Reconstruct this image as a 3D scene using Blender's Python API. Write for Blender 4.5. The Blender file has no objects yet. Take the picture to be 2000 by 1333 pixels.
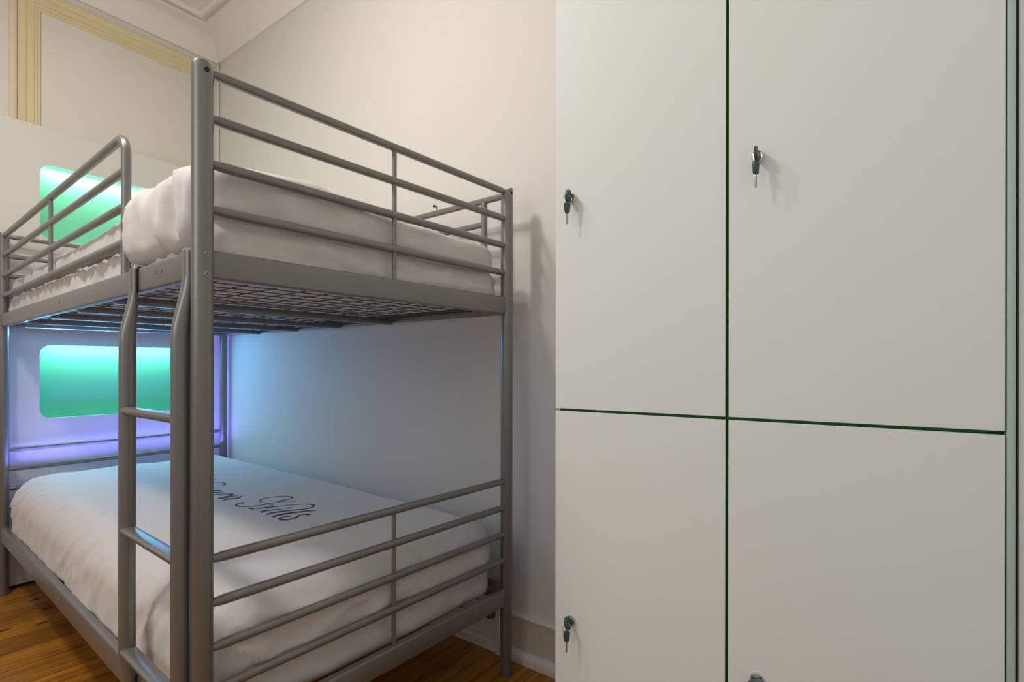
import bpy, bmesh, math, random
from mathutils import Vector, Matrix, noise
from mathutils.bvhtree import BVHTree
random.seed(7)
SC = bpy.context.scene
COL = SC.collection
PI = math.pi

# ---------------------------------------------------------------- camera, world, light, exposure
F, HC = 1036.07, 1.0118
cam_d = bpy.data.cameras.new('camera'); cam = bpy.data.objects.new('camera', cam_d); COL.objects.link(cam)
cam_d.sensor_width = 36; cam_d.lens = F/2000*36; cam_d.shift_y = (713.6-666.5)/2000
cam_d.clip_start = .02
cam.location = (0, 0, HC)
cam.rotation_euler = (Matrix.Rotation(PI/2, 3, 'X') @ Matrix.Rotation(.0014, 3, 'Z')).to_euler()
SC.camera = cam
SC.view_settings.view_transform = 'Standard'; SC.view_settings.look = 'None'
SC.view_settings.exposure = 0.0; SC.view_settings.gamma = 1.0
SC.view_settings.use_curve_mapping = False
w = bpy.data.worlds.new('world'); SC.world = w; w.use_nodes = True
w.node_tree.nodes['Background'].inputs[0].default_value = (.8, .85, 1, 1)
w.node_tree.nodes['Background'].inputs[1].default_value = .3

def light(name, kind, loc, power, color, size=.1, size_y=None, direction=None, spread=None, up=None):
    d = bpy.data.lights.new(name, kind); d.energy = power; d.color = color
    o = bpy.data.objects.new(name, d); COL.objects.link(o); o.location = loc
    if kind == 'AREA':
        if size_y: d.shape = 'RECTANGLE'; d.size = size; d.size_y = size_y
        else: d.size = size
        if spread: d.spread = spread
        z = -Vector(direction).normalized()
        x = Vector(up if up else (1, 0, 0)); x = (x-z*x.dot(z)).normalized(); y = z.cross(x)
        o.rotation_euler = Matrix((x, y, z)).transposed().to_euler()
    else: d.shadow_soft_size = size
    return o
# ceiling lamp above the bed side, unseen area fill added on the open side of the room
light('ceiling_lamp', 'POINT', (-.95, 1.17, 2.50), 15, (1, .90, .79), .05)
light('room_lamp', 'AREA', (-1.6, .72, 2.86), 25, (1, .96, .91), .28, .28, (0.15, 0, -1))
light('side_fill', 'AREA', (-1.9, -.75, 2.0), 13, (.84, .94, 1), 1.5, 1.3, (.85, .55, -.05))

# ---------------------------------------------------------------- frames
TH = .6753
U = Vector((math.sin(TH), math.cos(TH), 0)); V = Vector((-math.cos(TH), math.sin(TH), 0))
A0 = Vector((-.5921, 1.0142, 0)); BED_ROT = PI/2-TH
def B2W(u, v, h): return A0+U*u+V*v+Vector((0, 0, h))
BW, BL, PH = .9188, 2.0968, 1.59
CN = Vector((-1.7487, 3.156, 0))                 # room corner behind the bed
WN = Vector((.5977, .8018, 0)); WV = Vector((-.8018, .5977, 0))   # right wall normal, right wall direction
EE = Vector((.5653, .8249, 0)); EM = Vector((-.8249, .5653, 0))   # far wall direction, far wall normal

# ---------------------------------------------------------------- materials
def mat(name, color, rough=.5, metal=0., spec=.5, bump=0., bscale=40., var=0., vscale=3., stretch=(1,1,1), sheen=0., emit=None, estr=0., coat=0.):
    m = bpy.data.materials.new(name); m.use_nodes = True
    nt = m.node_tree; n = nt.nodes; b = n['Principled BSDF']
    b.inputs['Base Color'].default_value = (*color, 1); b.inputs['Roughness'].default_value = rough
    b.inputs['Metallic'].default_value = metal; b.inputs['Specular IOR Level'].default_value = spec
    if sheen: b.inputs['Sheen Weight'].default_value = sheen
    if coat: b.inputs['Coat Weight'].default_value = coat
    if emit: b.inputs['Emission Color'].default_value = (*emit, 1); b.inputs['Emission Strength'].default_value = estr
    if bump or var:
        tc = n.new('ShaderNodeTexCoord'); mp = n.new('ShaderNodeMapping'); mp.inputs['Scale'].default_value = stretch
        nt.links.new(tc.outputs['Object'], mp.inputs['Vector'])
    if var:
        t = n.new('ShaderNodeTexNoise'); t.inputs['Scale'].default_value = vscale; t.inputs['Detail'].default_value = 4
        nt.links.new(mp.outputs[0], t.inputs['Vector'])
        r = n.new('ShaderNodeMapRange'); r.inputs['From Min'].default_value = .3; r.inputs['From Max'].default_value = .7
        r.inputs['To Min'].default_value = 1-var; r.inputs['To Max'].default_value = 1+var
        nt.links.new(t.outputs['Fac'], r.inputs['Value'])
        mx = n.new('ShaderNodeVectorMath'); mx.operation = 'SCALE'; mx.inputs[0].default_value = color
        nt.links.new(r.outputs[0], mx.inputs['Scale']); nt.links.new(mx.outputs[0], b.inputs['Base Color'])
    if bump:
        t2 = n.new('ShaderNodeTexNoise'); t2.inputs['Scale'].default_value = bscale; t2.inputs['Detail'].default_value = 5
        nt.links.new(mp.outputs[0], t2.inputs['Vector'])
        bp = n.new('ShaderNodeBump'); bp.inputs['Strength'].default_value = bump; bp.inputs['Distance'].default_value = .01
        nt.links.new(t2.outputs['Fac'], bp.inputs['Height']); nt.links.new(bp.outputs[0], b.inputs['Normal'])
    return m

M = dict(
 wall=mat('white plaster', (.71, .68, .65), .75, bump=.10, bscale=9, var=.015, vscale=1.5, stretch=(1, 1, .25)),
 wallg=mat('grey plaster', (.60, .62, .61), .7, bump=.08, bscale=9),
 board=mat('white board', (.72, .70, .665), .45, var=.01),
 cream=mat('cream gloss paint', (.72, .63, .39), .4, var=.03, vscale=5),
 tan=mat('beige paint', (.74, .64, .50), .55, var=.02),
 panel=mat('blank panel white', (.74, .695, .63), .6, var=.015),
 ceil=mat('ceiling plaster', (.86, .80, .755), .7, bump=.05, bscale=12),
 skirt=mat('baseboard cream', (.62, .56, .49), .5, var=.04, vscale=6),
 skirtw=mat('baseboard white gloss', (.72, .69, .65), .35),
 door=mat('locker laminate white', (.80, .825, .805), .55, spec=.3, bump=.02, bscale=120, var=.006),
 green=mat('green carcass board', (.08, .42, .09), .5, var=.05),
 aqua=mat('pale green edge', (.46, .60, .53), .45),
 metal=mat('silver grey powder coat', (.24, .233, .22), .33, metal=.5, bump=.03, bscale=300),
 wire=mat('dark wire', (.10, .10, .10), .4, metal=.5),
 screw=mat('zinc screw', (.38, .37, .35), .35, metal=1),
 black=mat('black plastic', (.012, .012, .013), .5),
 sheet=mat('white cotton sheet', (.71, .67, .64), .85, sheen=.2, bump=.35, bscale=22, stretch=(1, 1, .35)),
 duvet=mat('white cotton duvet', (.69, .65, .625), .85, sheen=.2, bump=.30, bscale=18, stretch=(1, .7, .5)),
 ink=mat('dark grey ink', (.03, .045, .05), .8),
 mark=mat('grey print', (.13, .125, .12), .5),
 niche=mat('green niche panel', (.17, .62, .42), .6),
 led_c=mat('cool led', (1, 1, 1), .5, emit=(.55, 1, .95), estr=6),
 led_v=mat('violet led', (1, 1, 1), .5, emit=(.22, .18, 1), estr=3),
 chrome=mat('nickel', (.72, .69, .62), .18, metal=1),
 keyp=mat('dark green plastic', (.03, .075, .075), .4),
 keym=mat('key steel', (.42, .38, .33), .35, metal=.9),
)
def floor_mat():
    m = bpy.data.materials.new('pine floor'); m.use_nodes = True; nt = m.node_tree; n = nt.nodes; b = n['Principled BSDF']
    L = nt.links.new
    tc = n.new('ShaderNodeTexCoord'); mp = n.new('ShaderNodeMapping'); mp.inputs['Rotation'].default_value = (0, 0, -math.atan2(WN.y, WN.x))
    L(tc.outputs['Object'], mp.inputs['Vector'])
    sep = n.new('ShaderNodeSeparateXYZ'); L(mp.outputs[0], sep.inputs[0])
    dv = n.new('ShaderNodeMath'); dv.operation = 'DIVIDE'; dv.inputs[1].default_value = .14; L(sep.outputs['Y'], dv.inputs[0])
    fl = n.new('ShaderNodeMath'); fl.operation = 'FLOOR'; L(dv.outputs[0], fl.inputs[0])
    fr = n.new('ShaderNodeMath'); fr.operation = 'FRACT'; L(dv.outputs[0], fr.inputs[0])
    wn = n.new('ShaderNodeTexWhiteNoise'); wn.noise_dimensions = '1D'; L(fl.outputs[0], wn.inputs['W'])
    off = n.new('ShaderNodeVectorMath'); off.operation = 'ADD'
    sc = n.new('ShaderNodeVectorMath'); sc.operation = 'SCALE'; sc.inputs['Scale'].default_value = 7; L(wn.outputs['Color'], sc.inputs[0])
    L(mp.outputs[0], off.inputs[0]); L(sc.outputs[0], off.inputs[1])
    st = n.new('ShaderNodeMapping'); st.inputs['Scale'].default_value = (1.6, 22, 1); L(off.outputs[0], st.inputs['Vector'])
    gr = n.new('ShaderNodeTexNoise'); gr.inputs['Scale'].default_value = 2.2; gr.inputs['Detail'].default_value = 6; gr.inputs['Distortion'].default_value = .6
    L(st.outputs[0], gr.inputs['Vector'])
    cr = n.new('ShaderNodeValToRGB'); e = cr.color_ramp.elements
    e[0].position = .28; e[0].color = (.16, .055, .006, 1); e[1].position = .72; e[1].color = (.48, .21, .018, 1)
    k = e.new(.5); k.color = (.36, .145, .013, 1)
    L(gr.outputs['Fac'], cr.inputs[0])
    # knots
    vo = n.new('ShaderNodeTexVoronoi'); vo.voronoi_dimensions = '2D'; vo.inputs['Scale'].default_value = 2.6; vs = n.new('ShaderNodeMapping'); vs.inputs['Scale'].default_value = (1, 2.2, 1)
    L(off.outputs[0], vs.inputs['Vector']); L(vs.outputs[0], vo.inputs['Vector'])
    kr = n.new('ShaderNodeMapRange'); kr.inputs['From Min'].default_value = .03; kr.inputs['From Max'].default_value = .09
    kr.inputs['To Min'].default_value = .18; kr.inputs['To Max'].default_value = 1; L(vo.outputs['Distance'], kr.inputs['Value'])
    # seams
    a = n.new('ShaderNodeMath'); a.operation = 'SUBTRACT'; a.inputs[1].default_value = .5; L(fr.outputs[0], a.inputs[0])
    ab = n.new('ShaderNodeMath'); ab.operation = 'ABSOLUTE'; L(a.outputs[0], ab.inputs[0])
    sm = n.new('ShaderNodeMapRange'); sm.inputs['From Min'].default_value = .482; sm.inputs['From Max'].default_value = .495
    sm.inputs['To Min'].default_value = 1; sm.inputs['To Max'].default_value = .25; L(ab.outputs[0], sm.inputs['Value'])
    pv = n.new('ShaderNodeMapRange'); pv.inputs['To Min'].default_value = .75; pv.inputs['To Max'].default_value = 1.15; L(wn.outputs['Value'], pv.inputs['Value'])
    m1 = n.new('ShaderNodeMath'); m1.operation = 'MULTIPLY'; L(kr.outputs[0], m1.inputs[0]); L(sm.outputs[0], m1.inputs[1])
    m2 = n.new('ShaderNodeMath'); m2.operation = 'MULTIPLY'; L(m1.outputs[0], m2.inputs[0]); L(pv.outputs[0], m2.inputs[1])
    mx = n.new('ShaderNodeVectorMath'); mx.operation = 'SCALE'; L(cr.outputs[0], mx.inputs[0]); L(m2.outputs[0], mx.inputs['Scale'])
    L(mx.outputs[0], b.inputs['Base Color']); b.inputs['Roughness'].default_value = .5; b.inputs['Specular IOR Level'].default_value = .3
    bp = n.new('ShaderNodeBump'); bp.inputs['Strength'].default_value = .25; bp.inputs['Distance'].default_value = .004
    L(m1.outputs[0], bp.inputs['Height']); L(bp.outputs[0], b.inputs['Normal'])
    return m
M['floor'] = floor_mat()

# ---------------------------------------------------------------- mesh helpers
class MB:
    def __init__(s): s.bm = bmesh.new()
    def box(s, lo, hi, bev=0., R=None, seg=2):
        c = [(a+b)/2 for a, b in zip(lo, hi)]; d = [abs(b-a) for a, b in zip(lo, hi)]
        r = bmesh.ops.create_cube(s.bm, size=1); vs = r['verts']
        for v in vs: v.co = Vector((v.co.x*d[0]+c[0], v.co.y*d[1]+c[1], v.co.z*d[2]+c[2]))
        if bev:
            es = list({e for v in vs for e in v.link_edges})
            g = bmesh.ops.bevel(s.bm, geom=es, offset=bev, segments=seg, affect='EDGES', profile=.5)
            vs = list({v for f in g['faces'] for v in f.verts} | {v for v in vs if v.is_valid})
        if R is not None:
            for v in vs: v.co = R @ v.co
        return s
    def sweep(s, path, prof, ref=(0, 0, 1), scale=None, caps=True, closed=False):
        """prof: closed list of (a,b); a along side, b along 'up' (ref made perpendicular)"""
        P = [Vector(p) for p in path]; n = len(P); rings = []
        ref = Vector(ref)
        for i, p in enumerate(P):
            if closed: t = (P[(i+1) % n]-P[i-1]).normalized()
            else: t = (P[min(i+1, n-1)]-P[max(i-1, 0)]).normalized()
            side = t.cross(ref)
            if side.length < 1e-4: side = t.cross(Vector((.3, .9, .1)))
            side.normalize(); up = side.cross(t)
            k = scale[i] if scale else 1
            if not isinstance(k, tuple): k = (k, k)
            rings.append([s.bm.verts.new(p+side*a*k[0]+up*b*k[1]) for a, b in prof])
        m = len(prof)
        for i in range(n if closed else n-1):
            r0, r1 = rings[i], rings[(i+1) % n]
            for j in range(m): s.bm.faces.new((r0[j], r0[(j+1) % m], r1[(j+1) % m], r1[j]))
        if caps and not closed:
            s.bm.faces.new(rings[0]); s.bm.faces.new(list(reversed(rings[-1])))
        return s
    def tube(s, path, r, n=14, **k): return s.sweep(path, circ(r, r, n), **k)
    def lathe(s, base, axis, prof, n=24):
        """prof list of (r, d) along axis"""
        base = Vector(base); ax = Vector(axis).normalized()
        x = ax.orthogonal().normalized(); y = ax.cross(x); rings = []
        for r, d in prof:
            rings.append([s.bm.verts.new(base+ax*d+(x*math.cos(2*PI*j/n)+y*math.sin(2*PI*j/n))*max(r, 1e-5)) for j in range(n)])
        for i in range(len(rings)-1):
            for j in range(n): s.bm.faces.new((rings[i][j], rings[i][(j+1) % n], rings[i+1][(j+1) % n], rings[i+1][j]))
        s.bm.faces.new(rings[0]); s.bm.faces.new(list(reversed(rings[-1])))
        return s
    def prism(s, poly, h0, h1):
        a = [s.bm.verts.new((x, y, h0)) for x, y in poly]; b = [s.bm.verts.new((x, y, h1)) for x, y in poly]
        n = len(poly)
        for i in range(n): s.bm.faces.new((a[i], a[(i+1) % n], b[(i+1) % n], b[i]))
        s.bm.faces.new(a); s.bm.faces.new(list(reversed(b)))
        return s
    def build(s, name, m, parent=None, smooth=True, angle=40, matrix=None):
        bmesh.ops.recalc_face_normals(s.bm, faces=s.bm.faces)
        me = bpy.data.meshes.new(name); 
        if matrix is not None: s.bm.transform(matrix)
        if smooth:
            for f in s.bm.faces: f.smooth = True
            lim = math.radians(angle)
            for e in s.bm.edges:
                if len(e.link_faces) == 2 and e.calc_face_angle(0) > lim: e.smooth = False
        s.bm.to_mesh(me); s.bm.free(); me.materials.append(m)
        o = bpy.data.objects.new(name, me); COL.objects.link(o)
        if parent: o.parent = parent
        return o
def circ(a, b, n=14): return [(a*math.cos(2*PI*i/n), b*math.sin(2*PI*i/n)) for i in range(n)]
def rrect(x0, y0, x1, y1, r, n=8):
    out = []
    for cx, cy, a0 in ((x1-r, y1-r, 0), (x0+r, y1-r, 90), (x0+r, y0+r, 180), (x1-r, y0+r, 270)):
        for i in range(n+1):
            a = math.radians(a0+90*i/n); out.append((cx+r*math.cos(a), cy+r*math.sin(a)))
    return out
def empty(name, label, cat, loc=(0, 0, 0), rz=0, group=None):
    o = bpy.data.objects.new(name, None); COL.objects.link(o); o.location = loc; o.rotation_euler = (0, 0, rz)
    o.empty_display_size = .1
    return tag(o, label, cat, group)
def tag(o, label, cat, group=None):
    o['label'] = label; o['category'] = cat
    if group: o['group'] = group
    return o
def struct(o, label=None):
    o['kind'] = 'structure'
    if label: o['label'] = label
    return o
def wall_box(mb, p, q, n, t, h0, h1):
    """slab standing on segment p-q, thickness t along n"""
    p, q, n = Vector(p), Vector(q), Vector(n)
    mb.prism([(a.x, a.y) for a in (p, q, q+n*t, p+n*t)], h0, h1)
    return mb

# ---------------------------------------------------------------- room shell
CH = 2.935
def W2(x, y): return WN*x+WV*y          # right-wall frame
NR = W2(1.4854, -.128)                   # corner right/near wall
FL = CN-EE*3.6; NL = W2(1.4854-3.4, -.128)
struct(wall_box(MB(), CN+WV*.25, NR-WV*.15, WN, .12, -.05, 3.1).build('wall_right', M['wall']), 'white plaster wall along the bunk bed')
mb = MB(); wall_box(mb, CN+EE*.02, FL, EM, .2, 2.09, 3.1); wall_box(mb, CN+EM*.10+EE*.02, FL+EM*.10, EM, .1, -.05, 2.09)
struct(mb.build('wall_far', M['wall']), 'far wall behind the headboard panel')
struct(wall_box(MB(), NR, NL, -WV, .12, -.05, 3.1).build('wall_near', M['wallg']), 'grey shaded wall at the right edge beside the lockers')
nrm = (FL-NL).cross(Vector((0, 0, 1))).normalized()
if nrm.dot(NL) < 0: nrm = -nrm
struct(wall_box(MB(), NL, FL, nrm, .12, -.05, 3.1).build('wall_left', M['wall']))
pts = [CN+EM*.3+WN*.3, NR+WN*.3-WV*.3, NL-WV*.3-WN*.3, FL-EE*.3+EM*.3]
struct(MB().prism([(p.x, p.y) for p in pts], -.05, 0).build('floor', M['floor'], smooth=False), 'orange brown knotty pine plank floor')
mb = MB(); mb.prism([(p.x, p.y) for p in pts], CH, CH+.1)
struct(mb.build('ceiling', M['ceil'], smooth=False), 'white plaster ceiling')
# cornice: swept along far wall then right wall, mitred at the corner
def corner_offset(d): # point offset d from both walls
    return CN-EM*d-WN*d - 0*EE
def cornice(name, prof, m, label):
    """prof: list of (inset, height) polyline (closed); three stations: far wall end, corner, right wall end"""
    mb = MB(); rings = []
    def station(fn): return [mb.bm.verts.new((*fn(d).xy, h)) for d, h in prof]
    # intersection of the two offset lines
    def cor(d):
        a = CN-EM*d; b = CN-WN*d
        # a + s EE = b + t WV
        det = EE.x*(-WV.y)+WV.x*EE.y
        s = ((b.x-a.x)*(-WV.y)+WV.x*(b.y-a.y))/det
        return a+EE*s
    R = [station(lambda d: FL-EM*d), station(cor), station(lambda d: NR-WN*d)]
    n = len(prof)
    for i in range(2):
        for j in range(n): mb.bm.faces.new((R[i][j], R[i][(j+1) % n], R[i+1][(j+1) % n], R[i+1][j]))
    mb.bm.faces.new(R[0]); mb.bm.faces.new(list(reversed(R[2])))
    return struct(mb.build(name, m, angle=25), label)
cove = [(0, 2.795), (.012, 2.795), (.014, 2.812), (.018, 2.82)]
for i in range(9):
    a = i/8*PI/2; cove.append((.02+.10*(1-math.cos(a)), 2.825+.085*math.sin(a)))
cove += [(.135, 2.912), (.14, CH+.01), (0, CH+.01)]
cornice('trim_1', cove, M['ceil'], 'plaster cove cornice between walls and ceiling')
cornice('trim_2', [(.165, CH-.014), (.172, CH-.020), (.186, CH-.020), (.192, CH-.012), (.192, CH+.005), (.165, CH+.005)], M['ceil'], 'raised plaster moulding line on ceiling')
cornice('trim_3', [(.262, CH-.012), (.268, CH-.018), (.278, CH-.018), (.284, CH-.010), (.284, CH+.005), (.262, CH+.005)], M['ceil'], 'inner raised plaster moulding line on ceiling')

# architrave round the blanked opening on the far wall
def onfar(s, d, h): p = EE*s+EM*d; return Vector((p.x, p.y, h))
FD = 3.2266
def arch_pt(off, k):
    """off: distance outside the inner edge"""
    sl, sr, top = .799, 1.585, 2.661
    return [(sl-off, 2.12), (sl-off, top+off*1.15), (sr+.2, top+off*1.15)][k]
prof = [(0, .004), (.012, .006), (.014, .010), (.024, .010), (.027, .016), (.036, .016), (.038, .012), (.050, .012), (.054, .018), (.064, .022), (.076, .024), (.081, .020), (.081, -.02), (0, -.02)]
mb = MB(); R = []
for k in range(3):
    R.append([mb.bm.verts.new(onfar(arch_pt(o, k)[0] if k < 2 else 1.612, FD-z, arch_pt(o, k)[1])) for o, z in prof])
n = len(prof)
for i in range(2):
    for j in range(n): mb.bm.faces.new((R[i][j], R[i][(j+1) % n], R[i+1][(j+1) % n], R[i+1][j]))
mb.bm.faces.new(R[0]); mb.bm.faces.new(list(reversed(R[2])))
struct(mb.build('trim_4', M['cream'], angle=20), 'cream fluted moulding framing the blank panel above the headboard')
MF = Matrix(((EE.x, EM.x, 0, 0), (EE.y, EM.y, 0, 0), (0, 0, 1, 0), (0, 0, 0, 1)))   # (s, d, h) -> world
struct(MB().box((.801, FD-.008, 2.12), (1.606, FD+.03, 2.659), .001).build('wall_panel', M['panel'], matrix=MF), 'plain off white panel filling the framed opening')
struct(MB().box((.690, FD-.006, 2.12), (.7165, FD+.02, CH-.11), .002).build('trim_5', M['tan'], matrix=MF), 'beige vertical strip left of the cream moulding')
# pale pipe boxing in the corner
struct(MB().box((1.596, FD-.022, 2.121), (1.611, FD-.004, 2.79), .003).build('trim_6', M['skirtw'], matrix=MF), 'thin pale conduit in the corner above the bed')

# baseboard along the right wall
def skirt(name, x0, y0, y1, prof, m, label):
    mb = MB(); a = [mb.bm.verts.new((*(W2(x0-d, y0)).xy, h)) for d, h in prof]; b = [mb.bm.verts.new((*(W2(x0-d, y1)).xy, h)) for d, h in prof]
    n = len(prof)
    for j in range(n): mb.bm.faces.new((a[j], a[(j+1) % n], b[(j+1) % n], b[j]))
    mb.bm.faces.new(a); mb.bm.faces.new(list(reversed(b)))
    return struct(mb.build(name, m, angle=30), label)
WX = 1.4854
q = [(.020-.000+.018*math.cos(t*PI/12)-.0, .018+.018*math.sin(t*PI/12)) for t in range(0, 7)]
skirt('baseboard_right', WX, -.12, 1.135, [(0, 0), (.012, 0), (.012, .145), (.008, .150), (0, .150)], M['skirt'], 'beige baseboard with white edges beside the lockers')
skirt('trim_7', WX-.012, -.12, 1.135, [(0, 0), (.020, 0), (.020, .018), (.018, .027), (.012, .034), (.004, .038), (0, .038)], M['skirtw'], 'white quarter round along the foot of the baseboard')
skirt('trim_8', WX-.0, -.12, 1.135, [(0, .148), (.016, .144), (.019, .148), (.019, .153), (.014, .158), (0, .160)], M['skirtw'], 'white bead along the top of the baseboard')
skirt('baseboard_back', WX, 1.155, 3.16, [(0, 0), (.024, 0), (.024, .03), (.016, .034), (.016, .052), (.012, .056), (.012, .15), (0, .155)], M['skirtw'], 'white baseboard under the bunk bed')
struct(MB().box((WX-.034, 1.135, 0), (WX, 1.155, .24), .003).build('trim_9', M['skirtw'], matrix=Matrix(((WN.x, WV.x, 0, 0), (WN.y, WV.y, 0, 0), (0, 0, 1, 0), (0, 0, 0, 1)))), 'small white upright block joining the two baseboards')

MW = Matrix(((WN.x, WV.x, 0, 0), (WN.y, WV.y, 0, 0), (0, 0, 1, 0), (0, 0, 0, 1)))
# wall socket and nail
def wallpt(px, py, off=0.):
    k = (px-1000)/F; z = (WX-off)/(WN.x*k+WN.y); return Vector((k*z, z, HC+(713.6-py)/F*z))
sp = wallpt(959, 1197, .02)
so = empty('wall_socket', 'dark round socket low on wall behind the right bed post', 'socket', (*sp.xy, sp.z), math.atan2(WN.y, WN.x))
MB().box((-.0, -.028, -.03), (.0185, .028, .03), .004).build('plate', M['skirtw'], so)
MB().lathe((0, 0, 0), (-1, 0, 0), [(.0, -.002), (.021, -.002), (.022, .004), (.019, .012), (.012, .016), (.0, .017)]).build('plug', M['mark'], so)
MB().lathe((0, .034, .004), (-1, 0, 0), [(.0, -.002), (.010, -.002), (.010, .010), (.007, .014), (0, .014)]).build('cap', M['black'], so)
np_ = wallpt(852, 404.5)
no = MB().lathe((0, 0, 0), -WN, [(.0, -.004), (.0022, -.004), (.0022, .010), (.0055, .011), (.0055, .014), (0, .015)], 12)
no = no.build('nail', M['black']); no.location = np_
tag(no, 'small dark nail head sticking out of the wall above the upper bunk', 'nail')

# ---------------------------------------------------------------- headboard panel with lit niches
hp = empty('headboard_panel', 'tall white wall panel with two green lit niches behind the bunk bed', 'wall panel', (0, 0, 0), 0)
HD = 3.2
def S2W(s, d, h): return onfar(s, d, h)
hp.location = S2W(1.1, HD+.06, 0); hp.rotation_euler = (0, 0, math.atan2(EE.y, EE.x))
Lm = Matrix.Translation((-1.1, -HD-.06, 0))     # (s,d,h) -> local of hp
S0, S1, H0, H1 = -.3, 1.613, .016, 2.1195
NS0, NS1 = .792, 1.445
niches = [(.759, 1.104), (1.600, 1.948)]
bm = bmesh.new()
outer = [(S0, H0), (S1, H0), (S1, H1), (S0, H1)]
loops = [outer]+[rrect(NS0, a, NS1, b, .045, 8) for a, b in niches]
edges = []
for lp in loops:
    vs = [bm.verts.new((x, HD, z)) for x, z in lp]
    for i in range(len(vs)): edges.append(bm.edges.new((vs[i], vs[(i+1) % len(vs)])))
bmesh.ops.triangle_fill(bm, use_beauty=True, use_dissolve=False, edges=edges)
ext = bmesh.ops.extrude_face_region(bm, geom=bm.faces[:])
bmesh.ops.translate(bm, vec=(0, .022, 0), verts=[g for g in ext['geom'] if isinstance(g, bmesh.types.BMVert)])
mb = MB(); mb.bm.free(); mb.bm = bm
mb.build('board', M['board'], hp, matrix=Lm, angle=30)
for i, (a, b) in enumerate(niches):
    e = .004; dp = .075
    # niche box: open front
    m2 = MB(); o = rrect(NS0-e, a-e, NS1+e, b+.03, .049, 8); n = len(o)
    f0 = [m2.bm.verts.new((x, HD+.0225, z)) for x, z in o]; f1 = [m2.bm.verts.new((x, HD+dp, z)) for x, z in o]
    for j in range(n): m2.bm.faces.new((f0[j], f0[(j+1) % n], f1[(j+1) % n], f1[j]))
    m2.bm.faces.new(f1)
    g = [m2.bm.verts.new((x+(.004 if x > 1.1 else -.004), HD+.0225, z+(.004 if z > (a+b)/2 else -.004))) for x, z in o]
    g1 = [m2.bm.verts.new((v.co.x, HD+dp+.004, v.co.z)) for v in g]
    for j in range(n):
        m2.bm.faces.new((f0[j], g[j], g[(j+1) % n], f0[(j+1) % n])); m2.bm.faces.new((g[j], g1[j], g1[(j+1) % n], g[(j+1) % n]))
    m2.bm.faces.new(g1)
    nb = m2.build('light_niche', M['niche'], hp, matrix=Lm, angle=30)
    nb['label'] = 'lower lit green niche' if i == 0 else 'upper lit green niche'
    MB().box((NS0+.05, HD+.024, b+.006), (NS1-.05, HD+.036, b+.011), .001).build('led_strip', M['led_c'], nb, matrix=Lm)
    p = S2W((NS0+NS1)/2, HD+.032, b+.002)
    light('niche_light', 'AREA', p, (1.5, 1.75)[i], ((.46, 1, .78), (.84, 1, .72))[i], NS1-NS0-.03, .012, EM*.30+Vector((0, 0, -1)), None, EE)
# violet strip fixed to the board behind the mattress, and one down the corner side
MB().box((.72, HD-.012, .44), (1.57, HD, .452), .002).build('led_strip', M['led_v'], hp, matrix=Lm)
light('violet_light', 'AREA', S2W(1.12, HD-.13, .57), 2.3, (.19, .18, 1), .85, .14, EM*.15+Vector((0, 0, 1)), None, EE)  # added off the strip, floating over the duvet end to spread the violet
light('corner_strip', 'AREA', S2W(1.55, HD-.02, .90), .4, (.17, .15, 1), .02, .75, -EM*.7+EE*.8, None, EE)
light('blue_fill', 'AREA', S2W(1.08, HD-.07, 1.15), 4.2, (.15, .48, .95), .7, .03, -EM*2.6-EE*.25+Vector((0, 0, -1)), None, EE)  # added blue fill for wall and bedding under the upper bunk, no strip here

# ---------------------------------------------------------------- bunk bed
bed = empty('bunk_bed', 'silver grey tubular metal bunk bed with ladder against white wall', 'bunk bed', A0, BED_ROT)
R1 = .0103
def screw(mb, p, ax, r=.0052):
    mb.lathe(p, ax, [(0, -.001), (r, -.001), (r, .0006), (r*.85, .0013), (r*.55, .0013), (r*.48, -.0006), (0, -.0006)], 16)
PR = .0195
def post(u, v, sv, inner):
    """sv: outward sign in v, inner: direction of +u side lowered"""
    mb = MB(); n = 28
    prof = [(PR*math.cos(2*PI*i/n), PR*math.sin(2*PI*i/n)) for i in range(n)]
    zs = [0, .004, 1.0, PH-.02]
    rings = []
    for z in zs: rings.append([mb.bm.verts.new((u+a*(.93 if z == 0 else 1), v+b*(.93 if z == 0 else 1), z)) for a, b in prof])
    def top(a): 
        t = a*inner/PR
        return PH-.002-.0045*(t+.35)**2*1.6 if t > -.35 else PH-.002-.001*(t+.35)**2
    rings.append([mb.bm.verts.new((u+a, v+b, top(a)-.003)) for a, b in prof])
    rings.append([mb.bm.verts.new((u+a*.94, v+b*.94, top(a*.94))) for a, b in prof])
    for i in range(len(rings)-1):
        for j in range(n): mb.bm.faces.new((rings[i][j], rings[i][(j+1) % n], rings[i+1][(j+1) % n], rings[i+1][j]))
    mb.bm.faces.new(rings[0]); mb.bm.faces.new(list(reversed(rings[-1])))
    p = mb.build('post', M['metal'], bed, angle=35)
    for z in (1.222, 1.183, .292, .252):
        s = MB(); screw(s, (u, v+sv*PR, z), (0, sv, 0)); s.build('screw', M['screw'], p)
    s = MB(); s.lathe((u, v+sv*PR, PH-.020), (0, sv, 0), [(0, -.004), (.0048, -.004), (.0048, .0012), (.003, .0016), (0, .0016)], 16); s.build('plug', M['black'], p)
    return p
post(0, 0, -1, 1); post(BW, 0, -1, -1); post(0, BL, 1, 1); post(BW, BL, 1, -1)

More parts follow.
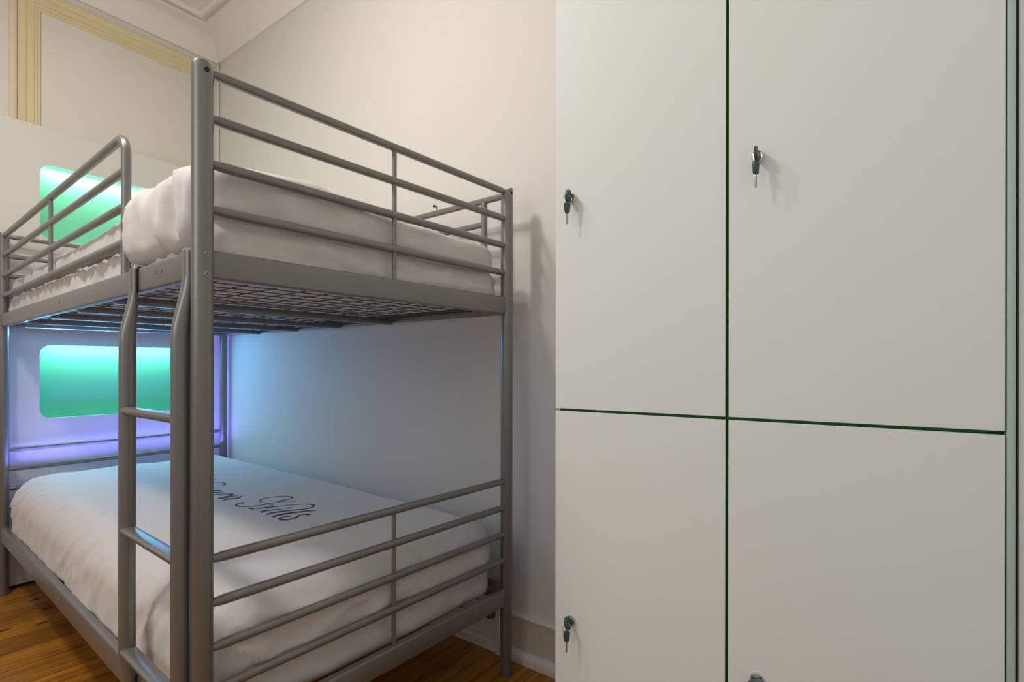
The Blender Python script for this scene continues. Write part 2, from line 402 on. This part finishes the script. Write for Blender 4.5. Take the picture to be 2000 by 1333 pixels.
def rail(name, p, q, r=R1, parent=bed, pinch=True, m='metal', n=14):
    p, q = Vector(p), Vector(q); L = (q-p).length
    if pinch:
        ts = [0, .006, .022, .5*L, L-.022, L-.006, L]; sc = [(.95, .78), (.98, .86), 1, 1, 1, (.98, .86), (.95, .78)]
    else: ts = [0, .5*L, L]; sc = [1, 1, 1]
    return MB().tube([p+(q-p)*(t/L) for t in ts], r, n, scale=sc).build(name, M[m], parent)
up = [1.5746, 1.4874, 1.3996, 1.3114]; lo = [.6352, .5497, .4632, .3800]
for v in (0, BL):
    for h in up+lo: rail('end_rail', (PR-.003, v, h), (BW-PR+.003, v, h))
    c = BW/2
    for hs, hb in ((up, 1.2317), (lo, .287)):
        z = [hs[0]-R1+.001]
        rail('end_strut', (c, v, hb-.002), (c, v, hs[0]-R1+.002), .0062, pinch=False, n=10)
    for z0, z1 in ((1.1765, 1.2325), (.2320, .2870)):
        MB().box((PR-.006, v-.0115, z0), (BW-PR+.006, v+.0115, z1), .006, seg=3).build('end_beam', M['metal'], bed)
for u, s in ((0, -1), (BW, 1)):
    for z0, z1 in ((1.1765, 1.2325), (.2400, .3060)):
        b = MB().box((u-.0115, PR-.006, z0), (u+.0115, BL-PR+.006, z1), .006, seg=3).build('side_beam', M['metal'], bed)
        for vv in ((BL/2,) if z0 > 1 else (BL/2, .405, BL-.4)):
            sm = MB(); screw(sm, (u+s*.0115, vv, (z0+z1)/2+.004), (s, 0, 0), .0055); sm.build('screw', M['screw'], b)
        if u == 0 and z0 > 1:
            mk = MB()
            x = -.0119
            for gx, gz, w_, h_ in ((.205, 1.214, .003, .009), (.21, 1.214, .001, .006), (.232, 1.214, .0015, .011), (.239, 1.219, .006, .0012), (.239, 1.213, .006, .0012), (.247, 1.214, .0015, .011), (.254, 1.218, .004, .0012), (.256, 1.212, .0012, .009), (.20, 1.204, .006, .0008), (.215, 1.203, .008, .0008), (.235, 1.204, .009, .0008), (.252, 1.203, .006, .0008)):
                mk.box((x, gx-w_/2-.03, gz-h_/2-.006), (x+.0006, gx+w_/2-.03, gz+h_/2-.006))
            mk.build('printed_mark', M['mark'], b)
# front guard (from far post to loop by the ladder)
def arc(c, r, a0, a1, n=8): return [Vector((c[0], c[1]+r*math.cos(math.radians(a0+(a1-a0)*i/n)), c[2]+r*math.sin(math.radians(a0+(a1-a0)*i/n)))) for i in range(n+1)]
def guard(u, v_end, v_loop, straight):
    """top tube runs from v_end to v_loop and bends down to the beam; straight = extra top length beyond"""
    h = up[0]-.002; sg = 1 if v_end > v_loop else -1; r = .05
    pts = [Vector((u, v_end-sg*(PR-.004), h)), Vector((u, v_end-sg*.05, h)), Vector((u, (v_end+v_loop)/2, h))]
    if not straight:
        pts += [Vector((u, v_loop+sg*(r+.02), h))]
        for i in range(9):
            a = math.radians(90*i/8); pts.append(Vector((u, v_loop+sg*r-sg*r*math.sin(a), h-r+r*math.cos(a))))
        pts += [Vector((u, v_loop, h-r-.05)), Vector((u, v_loop, 1.228))]
    sc = [(.7, .8), 1]+[1]*(len(pts)-2)
    g = MB().tube(pts, .0108, 14, ref=(1, 0, 0), scale=sc).build('guard_rail', M['metal'], bed)
    for hh in up[1:]:
        rail('cross_rail', (u, v_end-sg*(PR-.004), hh), (u, v_loop, hh), .0100, g)
    return g
g = guard(0, BL, .4486, False)
rail('strut', (0, 1.2246, up[3]-.012), (0, 1.2246, up[0]-.006), .0062, g, pinch=False, n=10)
rail('strut', (0, 1.2246, 1.228), (0, 1.2246, up[3]), .0062, g, pinch=False, n=10) if False else None
# back guard along the wall
gb = rail('guard_rail', (BW, PR-.004, 1.566), (BW, BL-PR+.004, 1.566), .0105)
rail('cross_rail', (BW, .099, 1.487), (BW, BL-.1, 1.487), .0100, gb)
rail('cross_rail', (BW, .099, 1.40), (BW, BL-.1, 1.40), .0100, gb)
rail('strut', (BW, .099, 1.228), (BW, .099, 1.560), .0110, gb, pinch=False)
rail('strut', (BW, BL-.1, 1.228), (BW, BL-.1, 1.560), .0110, gb, pinch=False)

# wire base and cross slats under each mattress
def wire_base(z, name):
    mb = MB(); n = 14; sq = [(-.0011, -.0011), (.0011, -.0011), (.0011, .0011), (-.0011, .0011)]
    u0, u1, v0, v1 = .014, BW-.014, .020, BL-.020
    nu = 13; nv = 32
    for i in range(nu+1):
        u = u0+(u1-u0)*i/nu; mb.sweep([(u, v0, z), (u, v1, z)], sq)
    for i in range(nv+1):
        v = v0+(v1-v0)*i/nv; mb.sweep([(u0, v, z-.0025), (u1, v, z-.0025)], sq)
    o = mb.build(name, M['wire'], bed, smooth=False)
    # perimeter angle strips along the long beams
    return o
wire_base(1.1955, 'wire_base'); wire_base(.2600, 'wire_base')
for z in (1.1775, .242):
    for v in (.58, .93, 1.28, 1.65):
        MB().box((.010, v-.015, z-.008), (BW-.010, v+.015, z+.011), .003).build('cross_slat', M['metal'], bed)

# ladder
lad = None
def lad_path(v):
    pts = [(-.0165, v, 1.230), (-.0165, v, 1.180)]
    for i in range(9):
        t = i/8; s = t*t*(3-2*t); pts.append((-.0165-.0115*s, v, 1.18-.12*t))
    pts += [(-.028, v, 1.0), (-.028, v, .70), (-.028, v, .42)]
    for i in range(7):
        t = i/6; s = t*t*(3-2*t); pts.append((-.028+.0075*s, v, .37-.11*t))
    pts += [(-.0205, v, .2)]
    return pts
mb = MB()
LV = (.018+.022, .345+.018)
LV = (.0265, .335)
for v in LV:
    pts = lad_path(v); sc = []
    for p in pts:
        h = p[2]; k = max(.46, 1-max(0, h-1.08)/.10*.54) if h > .4 else max(.53, 1-max(0, .37-h)/.10*.47)
        sc.append((1, k))
    # side axis = along v
    mb.sweep(pts, circ(.0150, .0168, 18), ref=(1, 0, 0), scale=sc)
    mb.box((-.013, v-.011, 1.2295), (.016, v+.011, 1.2340), .001)
    mb.box((.0125, v-.011, 1.20), (.016, v+.011, 1.234), .001)
lad = mb.build('ladder', M['metal'], bed)
for h in (.910, .640, .368):
    pts = [(-.029, LV[1]-.002, h), (-.029, LV[1]-.014, h), (-.029, LV[0]+.014, h), (-.029, LV[0]+.002, h)]
    MB().sweep(pts, [(a*(1 if b > 0 else .95), (b if b < 0 else b*.55)) for a, b in circ(.0168, .0125, 18)], ref=(0, 0, 1), scale=[.9, 1, 1, .9]).build('rung', M['metal'], lad)
for v in LV:
    st = MB(); v2 = v-.0150
    st.box((-.0135, v2-.0015, 1.1745), (-.0115, v2+.0015, 1.2340)).box((-.0135, v2-.0015, 1.2330), (.014, v2+.0015, 1.2345))
    st.build('hook_strap', M['black'], lad)

# ---------------------------------------------------------------- bedding
def cloth(name, lo, hi, r, disp, m, step=.014, rb=.02):
    lo, hi = Vector(lo), Vector(hi); d = hi-lo; c = (lo+hi)/2
    nx, ny, nz = [max(3, round(k/step)) for k in d]
    bm = bmesh.new(); idx = {}
    def vert(i, j, k):
        key = (i, j, k)
        if key not in idx:
            p = Vector((lo.x+d.x*i/nx, lo.y+d.y*j/ny, lo.z+d.z*k/nz))
            rr = Vector(r) if not isinstance(r, float) else Vector((r, r, r))
            if p.z < lo.z+.35*d.z or (hi.z-lo.z) < rr.z+rb: rr = Vector((rr.x, rr.y, rb if p.z < c.z else rr.z))
            q = Vector([min(max(p[a], lo[a]+(rb if a == 2 else rr[a])), hi[a]-rr[a]) for a in range(3)])
            e = Vector([(p[a]-q[a])/rr[a] for a in range(3)])
            if e.length > 1e-6:
                e.normalize()
            p = Vector([q[a]+rr[a]*e[a] for a in range(3)])
            nn = Vector([e[a]/rr[a] for a in range(3)]); nn = nn.normalized() if nn.length > 0 else Vector((0, 0, 1))
            idx[key] = bm.verts.new(disp(p, nn))
        return idx[key]
    for a, b, na, nb in ((0, 1, nx, ny), (0, 2, nx, nz), (1, 2, ny, nz)):
        cc = 3-a-b; nc = (nx, ny, nz)[cc]
        for s in (0, nc):
            for i in range(na):
                for j in range(nb):
                    q = []
                    for di, dj in ((0, 0), (1, 0), (1, 1), (0, 1)):
                        t = [0, 0, 0]; t[a] = i+di; t[b] = j+dj; t[cc] = s; q.append(vert(*t))
                    try: bm.faces.new(q)
                    except ValueError: pass
    mb = MB(); mb.bm.free(); mb.bm = bm
    o = mb.build(name, m, angle=180)
    return o
def N(x, y, z=0): return noise.noise(Vector((x, y, z)))
def ridge(x, y, z=0): return (1-abs(noise.noise(Vector((x, y, z)))*2))
def smooth(a, b, x):
    t = min(1, max(0, (x-a)/(b-a))); return t*t*(3-2*t)
def folds(p, n, amp, seed, dens=1.):
    """gathers running down the sides"""
    side = 1-abs(n.z)
    w = .35*N(p.y*4, p.x*4, seed+9)
    s_ = (p.y+p.x)*dens
    k_ = .45+.55*smooth(-.25, .35, N(s_*2.3, 3.1, seed+2))
    a = N(s_*20+w*5+p.z*6, p.z*5, seed)+.8*ridge(s_*13+w*6+p.z*11, p.z*5, seed+4)**3-.25
    return amp*side*a*k_*2.8
def place(o):
    o.location = A0; o.rotation_euler = (0, 0, BED_ROT); return o

def d_low_m(p, n):
    if n.y < -.2: p = p+Vector((0, .010*(1-ridge(p.x*3.0-p.z*9, p.z*18+p.x*2.5, 67)**2), 0))
    return p+n*(.002*N(p.x*8, p.y*8, 3)+folds(p, n, .003, 1))
place(tag(cloth('mattress', (.030, .0270, .264), (BW-.030, BL-.045, .398), .040, d_low_m, M['sheet'], .02), 'white sheeted mattress of the lower bunk, showing below the duvet hem', 'mattress'))
def d_low(p, n):
    u, v = p.x/BW, p.y/BL
    crown = .018*(1-(2*u-1)**2)*smooth(0, .12, v)*smooth(1.0, .86, v)
    k = smooth(.33, .50, p.z)
    z = N(p.x*3, p.y*2.2, 5)*.007+.006*ridge(p.x*7+p.y*3, p.y*3.4, 8)**3*smooth(.25, .9, v)+.0022*N(p.x*11+p.y*4, p.y*9, 2)
    q = p+n*(folds(p, n, .0032, 7))+Vector((0, 0, (crown+z)*max(n.z, 0)+0))
    # hem ends halfway up the tucked mattress at the end rails
    e = smooth(.16, .09, p.y)*smooth(.03, .10, p.x)
    zc = .366+.018*N(p.x*3.3, 2, 90)+.010*N(p.x*9, 1, 91)
    q.z += e*(zc-.274)*max(0, (.50-p.z)/.226)
    low = smooth(.42, .30, p.z)*(1-e)
    # hem hangs unevenly and tucks in
    q.z += low*.014*N(p.x*5+3, p.y*5, 11)
    # diagonal drapes on the end towards camera
    if n.y < -.2:
        dg = p.x*.9+(.5-p.z)*1.6
        q += Vector((0, -1, 0))*min(0.004, .010*ridge(dg*6, p.z*3, 21)**2*smooth(.53, .42, p.z))
    return q
dl = place(tag(cloth('duvet', (.013, .0135, .274), (BW-.014, BL-.03, .515), (.105, .085, .105), d_low, M['duvet'], .0125), 'large smooth white duvet with black script lettering on the lower bunk', 'duvet'))
# lettering on the duvet
TEXT = [([(0.438, 0.784), (0.426, 0.787)], 9), ([(0.434, 0.788), (0.42, 0.79), (0.406, 0.775), (0.401, 0.748), (0.412, 0.726), (0.43, 0.71), (0.462, 0.7), (0.494, 0.702), (0.514, 0.698), (0.523, 0.693)], 4), ([(0.478, 0.656), (0.478, 0.711), (0.481, 0.762), (0.505, 0.788), (0.535, 0.793), (0.565, 0.773), (0.583, 0.747), (0.581, 0.725), (0.563, 0.714), (0.534, 0.713), (0.52, 0.71), (0.538, 0.679), (0.555, 0.65)], 3), ([(0.408, 0.695), (0.43, 0.667), (0.45, 0.655), (0.468, 0.649), (0.493, 0.636)], 6), ([(0.493, 0.636), (0.526, 0.621), (0.554, 0.596), (0.565, 0.571), (0.561, 0.549), (0.544, 0.536), (0.53, 0.536)], 4), ([(0.408, 0.695), (0.412, 0.661), (0.421, 0.629)], 2), ([(0.41, 0.606), (0.419, 0.618), (0.431, 0.618), (0.452, 0.608), (0.474, 0.595)], 6), ([(0.489, 0.593), (0.5, 0.584)], 7), ([(0.41, 0.565), (0.421, 0.577), (0.441, 0.572), (0.478, 0.557), (0.533, 0.531)], 6), ([(0.41, 0.524), (0.419, 0.537), (0.439, 0.534), (0.472, 0.523), (0.504, 0.51), (0.534, 0.492)], 7), ([(0.497, 0.459), (0.487, 0.472)], 7), ([(0.487, 0.472), (0.478, 0.482), (0.464, 0.478), (0.446, 0.466), (0.423, 0.466), (0.412, 0.483), (0.414, 0.499), (0.427, 0.505), (0.441, 0.499), (0.452, 0.489)], 5), ([(0.494, 1.216), (0.516, 1.211), (0.533, 1.188), (0.526, 1.144), (0.504, 1.122), (0.476, 1.128)], 3), ([(0.407, 1.077), (0.429, 1.064), (0.449, 1.047), (0.465, 1.033)], 7), ([(0.398, 1.039), (0.419, 1.027), (0.438, 1.012), (0.459, 1.0)], 6), ([(0.387, 0.986), (0.42, 0.975), (0.444, 0.963), (0.461, 0.95), (0.462, 0.933), (0.449, 0.922), (0.423, 0.918), (0.4, 0.913)], 5), ([(0.4, 0.913), (0.423, 0.905), (0.444, 0.906), (0.469, 0.906)], 4), ([(0.405, 0.876), (0.423, 0.881), (0.451, 0.872), (0.474, 0.887)], 6), ([(0.42, 1.376), (0.46, 1.326), (0.506, 1.338), (0.533, 1.377), (0.53, 1.426), (0.496, 1.424), (0.44, 1.374), (0.4, 1.333), (0.373, 1.334), (0.376, 1.375)], 5), ([(0.411, 1.266), (0.436, 1.245), (0.456, 1.253), (0.456, 1.275), (0.428, 1.267), (0.406, 1.252), (0.406, 1.223), (0.442, 1.213)], 4), ([(0.409, 1.176), (0.441, 1.166), (0.467, 1.161), (0.448, 1.142), (0.405, 1.144)], 5), ([(0.407, 1.128), (0.436, 1.111), (0.457, 1.108), (0.459, 1.126), (0.431, 1.127), (0.407, 1.114), (0.41, 1.085), (0.436, 1.082)], 4)]
def catmull(P, n=7):
    P = [P[0]]+P+[P[-1]]; out = []
    for i in range(1, len(P)-2):
        p0, p1, p2, p3 = P[i-1:i+3]
        for k in range(n):
            t = k/n; out.append(tuple(.5*((2*p1[a])+(-p0[a]+p2[a])*t+(2*p0[a]-5*p1[a]+4*p2[a]-p3[a])*t*t+(-p0[a]+3*p1[a]-3*p2[a]+p3[a])*t**3) for a in (0, 1)))
    out.append(P[-1]); return out
dg = bmesh.new(); dg.from_mesh(dl.data); tree = BVHTree.FromBMesh(dg)
mb = MB()
for pts, wd in TEXT:
    c = catmull([(x, y if y < 1.2 else 1.2+(y-1.2)*.38) for x, y in pts]); n = len(c); L = []; Rr = []
    for i, (x, y) in enumerate(c):
        a = c[max(0, i-1)]; b = c[min(n-1, i+1)]; t = Vector((b[0]-a[0], b[1]-a[1])).normalized() if (a != b) else Vector((1, 0))
        taper = .35+.65*math.sin(PI*i/(n-1))
        hw = wd*.00105*taper
        for s, lst in ((1, L), (-1, Rr)):
            X, Y = x-t.y*hw*s, y+t.x*hw*s
            hit = tree.ray_cast(Vector((X, Y, 1)), Vector((0, 0, -1)))
            lst.append(mb.bm.verts.new((X, Y, hit[0].z+.0009)))
    for i in range(n-1): mb.bm.faces.new((L[i], L[i+1], Rr[i+1], Rr[i]))
tx = mb.build('lettering', M['ink'], dl); tx['label'] = 'black script lettering'
dg.free()

def d_up_m(p, n):
    q = p+n*(.002*N(p.x*8, p.y*8, 9)+folds(p, n, .0050, 15, 1.2))
    if n.y < -.2: q.y += .013*(1-ridge(p.x*3.0-p.z*9, p.z*20+p.x*2.5, 61)**2)
    # slack sheet hanging in waves below the edge of the mattress
    q.z += smooth(1.23, 1.20, p.z)*(.006*N(p.x*30, p.y*30, 2)-.001)*(1-abs(n.z))
    return q
place(tag(cloth('mattress', (.0135, .0135, 1.2015), (BW-.016, BL-.026, 1.322), (.04, .04, .05), d_up_m, M['sheet'], .0125), 'white mattress with wrinkled sheet on the upper bunk below its duvet', 'mattress'))
def d_up(p, n):
    q = p.copy()
    u, v = p.x, p.y
    z = N(u*4, v*2.6, 31)*.012+.007*ridge(u*6+v*3, v*4, 18)**3+.0022*N(u*12, v*12, 12)
    q += n*folds(p, n, .0042, 25, .9)
    if n.y < -.2: q.y -= (.003-.011*(1-ridge(p.x*2.4+p.z*6, p.z*13-p.x*2.5, 64)**2))*smooth(1.395, 1.35, p.z)
    q.z += z*max(n.z, 0)
    # plump bulge at the ladder corner
    g = math.exp(-(((u-.22)/.26)**2+((v-.20)/.30)**2))
    q.z += .050*g*smooth(1.30, 1.38, p.z)
    # corner spills out over the side beam next to the ladder
    s = smooth(.46, .40, v)*smooth(.02, .10, v)*smooth(.14, .01, u)
    q.x -= .030*s*(.4+.6*math.sin(PI*min(1, max(0, (p.z-1.28)/.13))))
    q.z -= .066*s*smooth(1.36, 1.30, p.z)
    if s > .01:
        q += n*s*(.012*ridge(v*11-p.z*12, p.z*5+v*3, 44)**3-.004)
    # gently lower towards far end
    q.z -= .015*smooth(.4, 2.0, v)*max(0, n.z)
    q.z += .012*N(u*5, v*4, 77)*smooth(1.34, 1.30, p.z)
    return q
place(tag(cloth('duvet', (.0135, .0145, 1.300), (BW-.016, BL-.045, 1.402), (.06, .06, .05), d_up, M['duvet'], .0110), 'rumpled white duvet bulging over the bed side on the upper bunk', 'duvet'))

# ---------------------------------------------------------------- lockers
LT = math.radians(33.5)
P1 = Vector((.0961, 1.1715, 0))
lk = empty('locker_cabinet', 'tall white locker cabinet with four doors and green gaps between them', 'locker', P1, -LT)
LW, LD, LH = .738, .42, 1.86
DT = .018
mb = MB()
mb.box((.001, DT+.001, .03), (.019, LD, LH-.01)); mb.box((LW-.017, DT+.001, .03), (LW+.0, LD, LH-.01))
mb.box((.350, DT+.001, .03), (.368, LD-.01, LH-.01)); mb.box((.0, DT+.001, .906), (LW, LD-.01, .924)); mb.box((.001, LD-.012, .03), (LW, LD, LH-.01))
mb.box((.001, DT+.001, .03), (LW, LD, .05)); mb.box((.001, DT+.001, LH-.03), (LW, LD, LH-.01))
ca = mb.build('carcass', M['green'], lk, smooth=False); ca['label'] = 'green carcass seen in the gaps'
sp_ = MB().box((LW+.0012, .001, .0), (LW+.0108, LD, LH), .001).build('side_panel', M['aqua'], lk); sp_['label'] = 'pale green side panel edge'
MB().box((-.0, .02, 0), (LW, LD-.02, .03)).build('plinth', M['board'], lk)
MB().box((-.0015, .0195, .03), (.0008, LD, LH)).build('side_panel', M['door'], lk)
G = .0027
LZ = {(0, 0): (.0395, .459), (0, 1): (.0395, 1.374), (1, 0): (.0515+.358, .4535), (1, 1): (.0515+.358, 1.384)}
for (i, j), (lx, lz) in LZ.items():
    x0, x1 = ((0, .358-G), (.358+G, LW-.0005))[i]; z0, z1 = ((.04, .9145-G), (.9145+G, LH))[j]
    d = MB().box((x0, 0, z0), (x1, DT, z1), .0006, seg=1).build('door', M['door'], lk)
    d.data.materials.append(M['green'])
    for f in d.data.polygons:
        if abs(f.normal.y) < .3: f.material_index = 1
    l = MB().lathe((lx, 0, lz), (0, -1, 0), [(0, -.001), (.0112, -.001), (.0112, .002), (.0105, .004), (.0085, .0046), (.0080, .0036), (.0065, .0036), (.006, .0042), (0, .0042)], 28).build('lock', M['chrome'], d)

# key sets: key in the lock, ring and second key hanging from it
def key_set(lx, lz, yaw, tilt, swing, label):
    base = P1+Matrix.Rotation(-LT, 3, 'Z')@Vector((lx, 0, lz))
    k = empty('key_set', label, 'keys', base, -LT, 'key pairs hanging in locker locks')
    # key 1: shaft into lock, bow standing out, turned by yaw about the y axis
    Ry = Matrix.Rotation(yaw, 4, 'Y')
    m = MB(); m.box((-.0012, -.0075, -.0035), (.0012, -.004, .0035), .0004)
    m.build('blade', M['keym'], k, matrix=Ry)
    o = []
    m = MB()
    prof = [(-.0085, .0), (-.0095, -.007), (-.0125, -.0125), (-.0110, -.018)]
    # bow as a flattened disc in the y-z plane, hole near outer end
    outer = [(-.0165+.0115*math.cos(a)*1.0, .0135*math.sin(a)) for a in [2*PI*t/28 for t in range(28)]]
    inner = [(-.0215+.0030*math.cos(a), .0048*math.sin(a)) for a in [2*PI*t/28 for t in range(28)]]
    th = .0024; R = []
    for x in (-th, th): R.append([m.bm.verts.new((x, y, z)) for y, z in outer]); R.append([m.bm.verts.new((x, y, z)) for y, z in inner])
    for t in range(28):
        s = (t+1) % 28
        m.bm.faces.new((R[0][t], R[0][s], R[2][s], R[2][t])); m.bm.faces.new((R[1][t], R[3][t], R[3][s], R[1][s]))
        m.bm.faces.new((R[0][t], R[1][t], R[1][s], R[0][s])); m.bm.faces.new((R[2][t], R[2][s], R[3][s], R[3][t]))
    bmesh.ops.bevel(m.bm, geom=[e for e in m.bm.edges if e.calc_face_angle(0) > 1.2], offset=.0009, segments=2, affect='EDGES')
    b = m.build('bow', M['keyp'], k, matrix=Ry, angle=50); b['label'] = 'dark plastic key head in the lock'
    hole = Ry @ Vector((0, -.0215, 0))
    # ring hangs through hole
    rr = .0098; Rz = Matrix.Rotation(tilt, 3, 'Z')
    cen = Vector((hole.x, hole.y, hole.z-rr+.001))
    pts = [cen+Rz@Vector((rr*math.cos(2*PI*t/32), 0, rr*math.sin(2*PI*t/32))) for t in range(32)]
    MB().tube(pts, .00055, 8, ref=Rz@Vector((0, 1, 0)), closed=True).build('key_ring', M['chrome'], k)
    # key 2
    T = Matrix.Translation(cen+Vector((0, 0, -rr+.003)))@Matrix.Rotation(swing, 4, 'Z')
    m = MB(); o = rrect(-.0072, -.0225, .0072, .001, .0055, 6); n = len(o)
    a = [m.bm.verts.new((x*(1 if z > -.012 else .82), -.0022, z)) for x, z in o]; c = [m.bm.verts.new((x*(1 if z > -.012 else .82), .0022, z)) for x, z in o]
    for t in range(n): m.bm.faces.new((a[t], a[(t+1) % n], c[(t+1) % n], c[t]))
    m.bm.faces.new(a); m.bm.faces.new(list(reversed(c)))
    h = m.build('hanging_key', M['keyp'], k, matrix=T, angle=50); h['label'] = 'dark plastic head of the spare key'
    m = MB(); m.box((-.0022, -.0007, -.0440), (.0016, .0007, -.022), .0003)
    for t in range(4): m.box((.0014, -.0006, -.041+t*.0045), (.0026, .0006, -.0385+t*.0045))
    m.box((-.0026, -.0009, -.0455), (.0012, .0009, -.0435), .0003)
    m.build('key_blade', M['keym'], h, matrix=T)
    return k
key_set(*LZ[(0, 1)], .10, .5, .45, 'key pair hanging in the upper left locker door, next to the wall')
key_set(*LZ[(1, 1)], -.05, 1.0, 1.15, 'key pair in the upper right locker door, nearest eye level')
key_set(*LZ[(0, 0)], -.25, .9, 1.0, 'key pair in the lower left locker door, low near the floor')
key_set(*LZ[(1, 0)], 1.2, .7, .8, 'key pair in the lower right locker door, cut off by photo bottom')
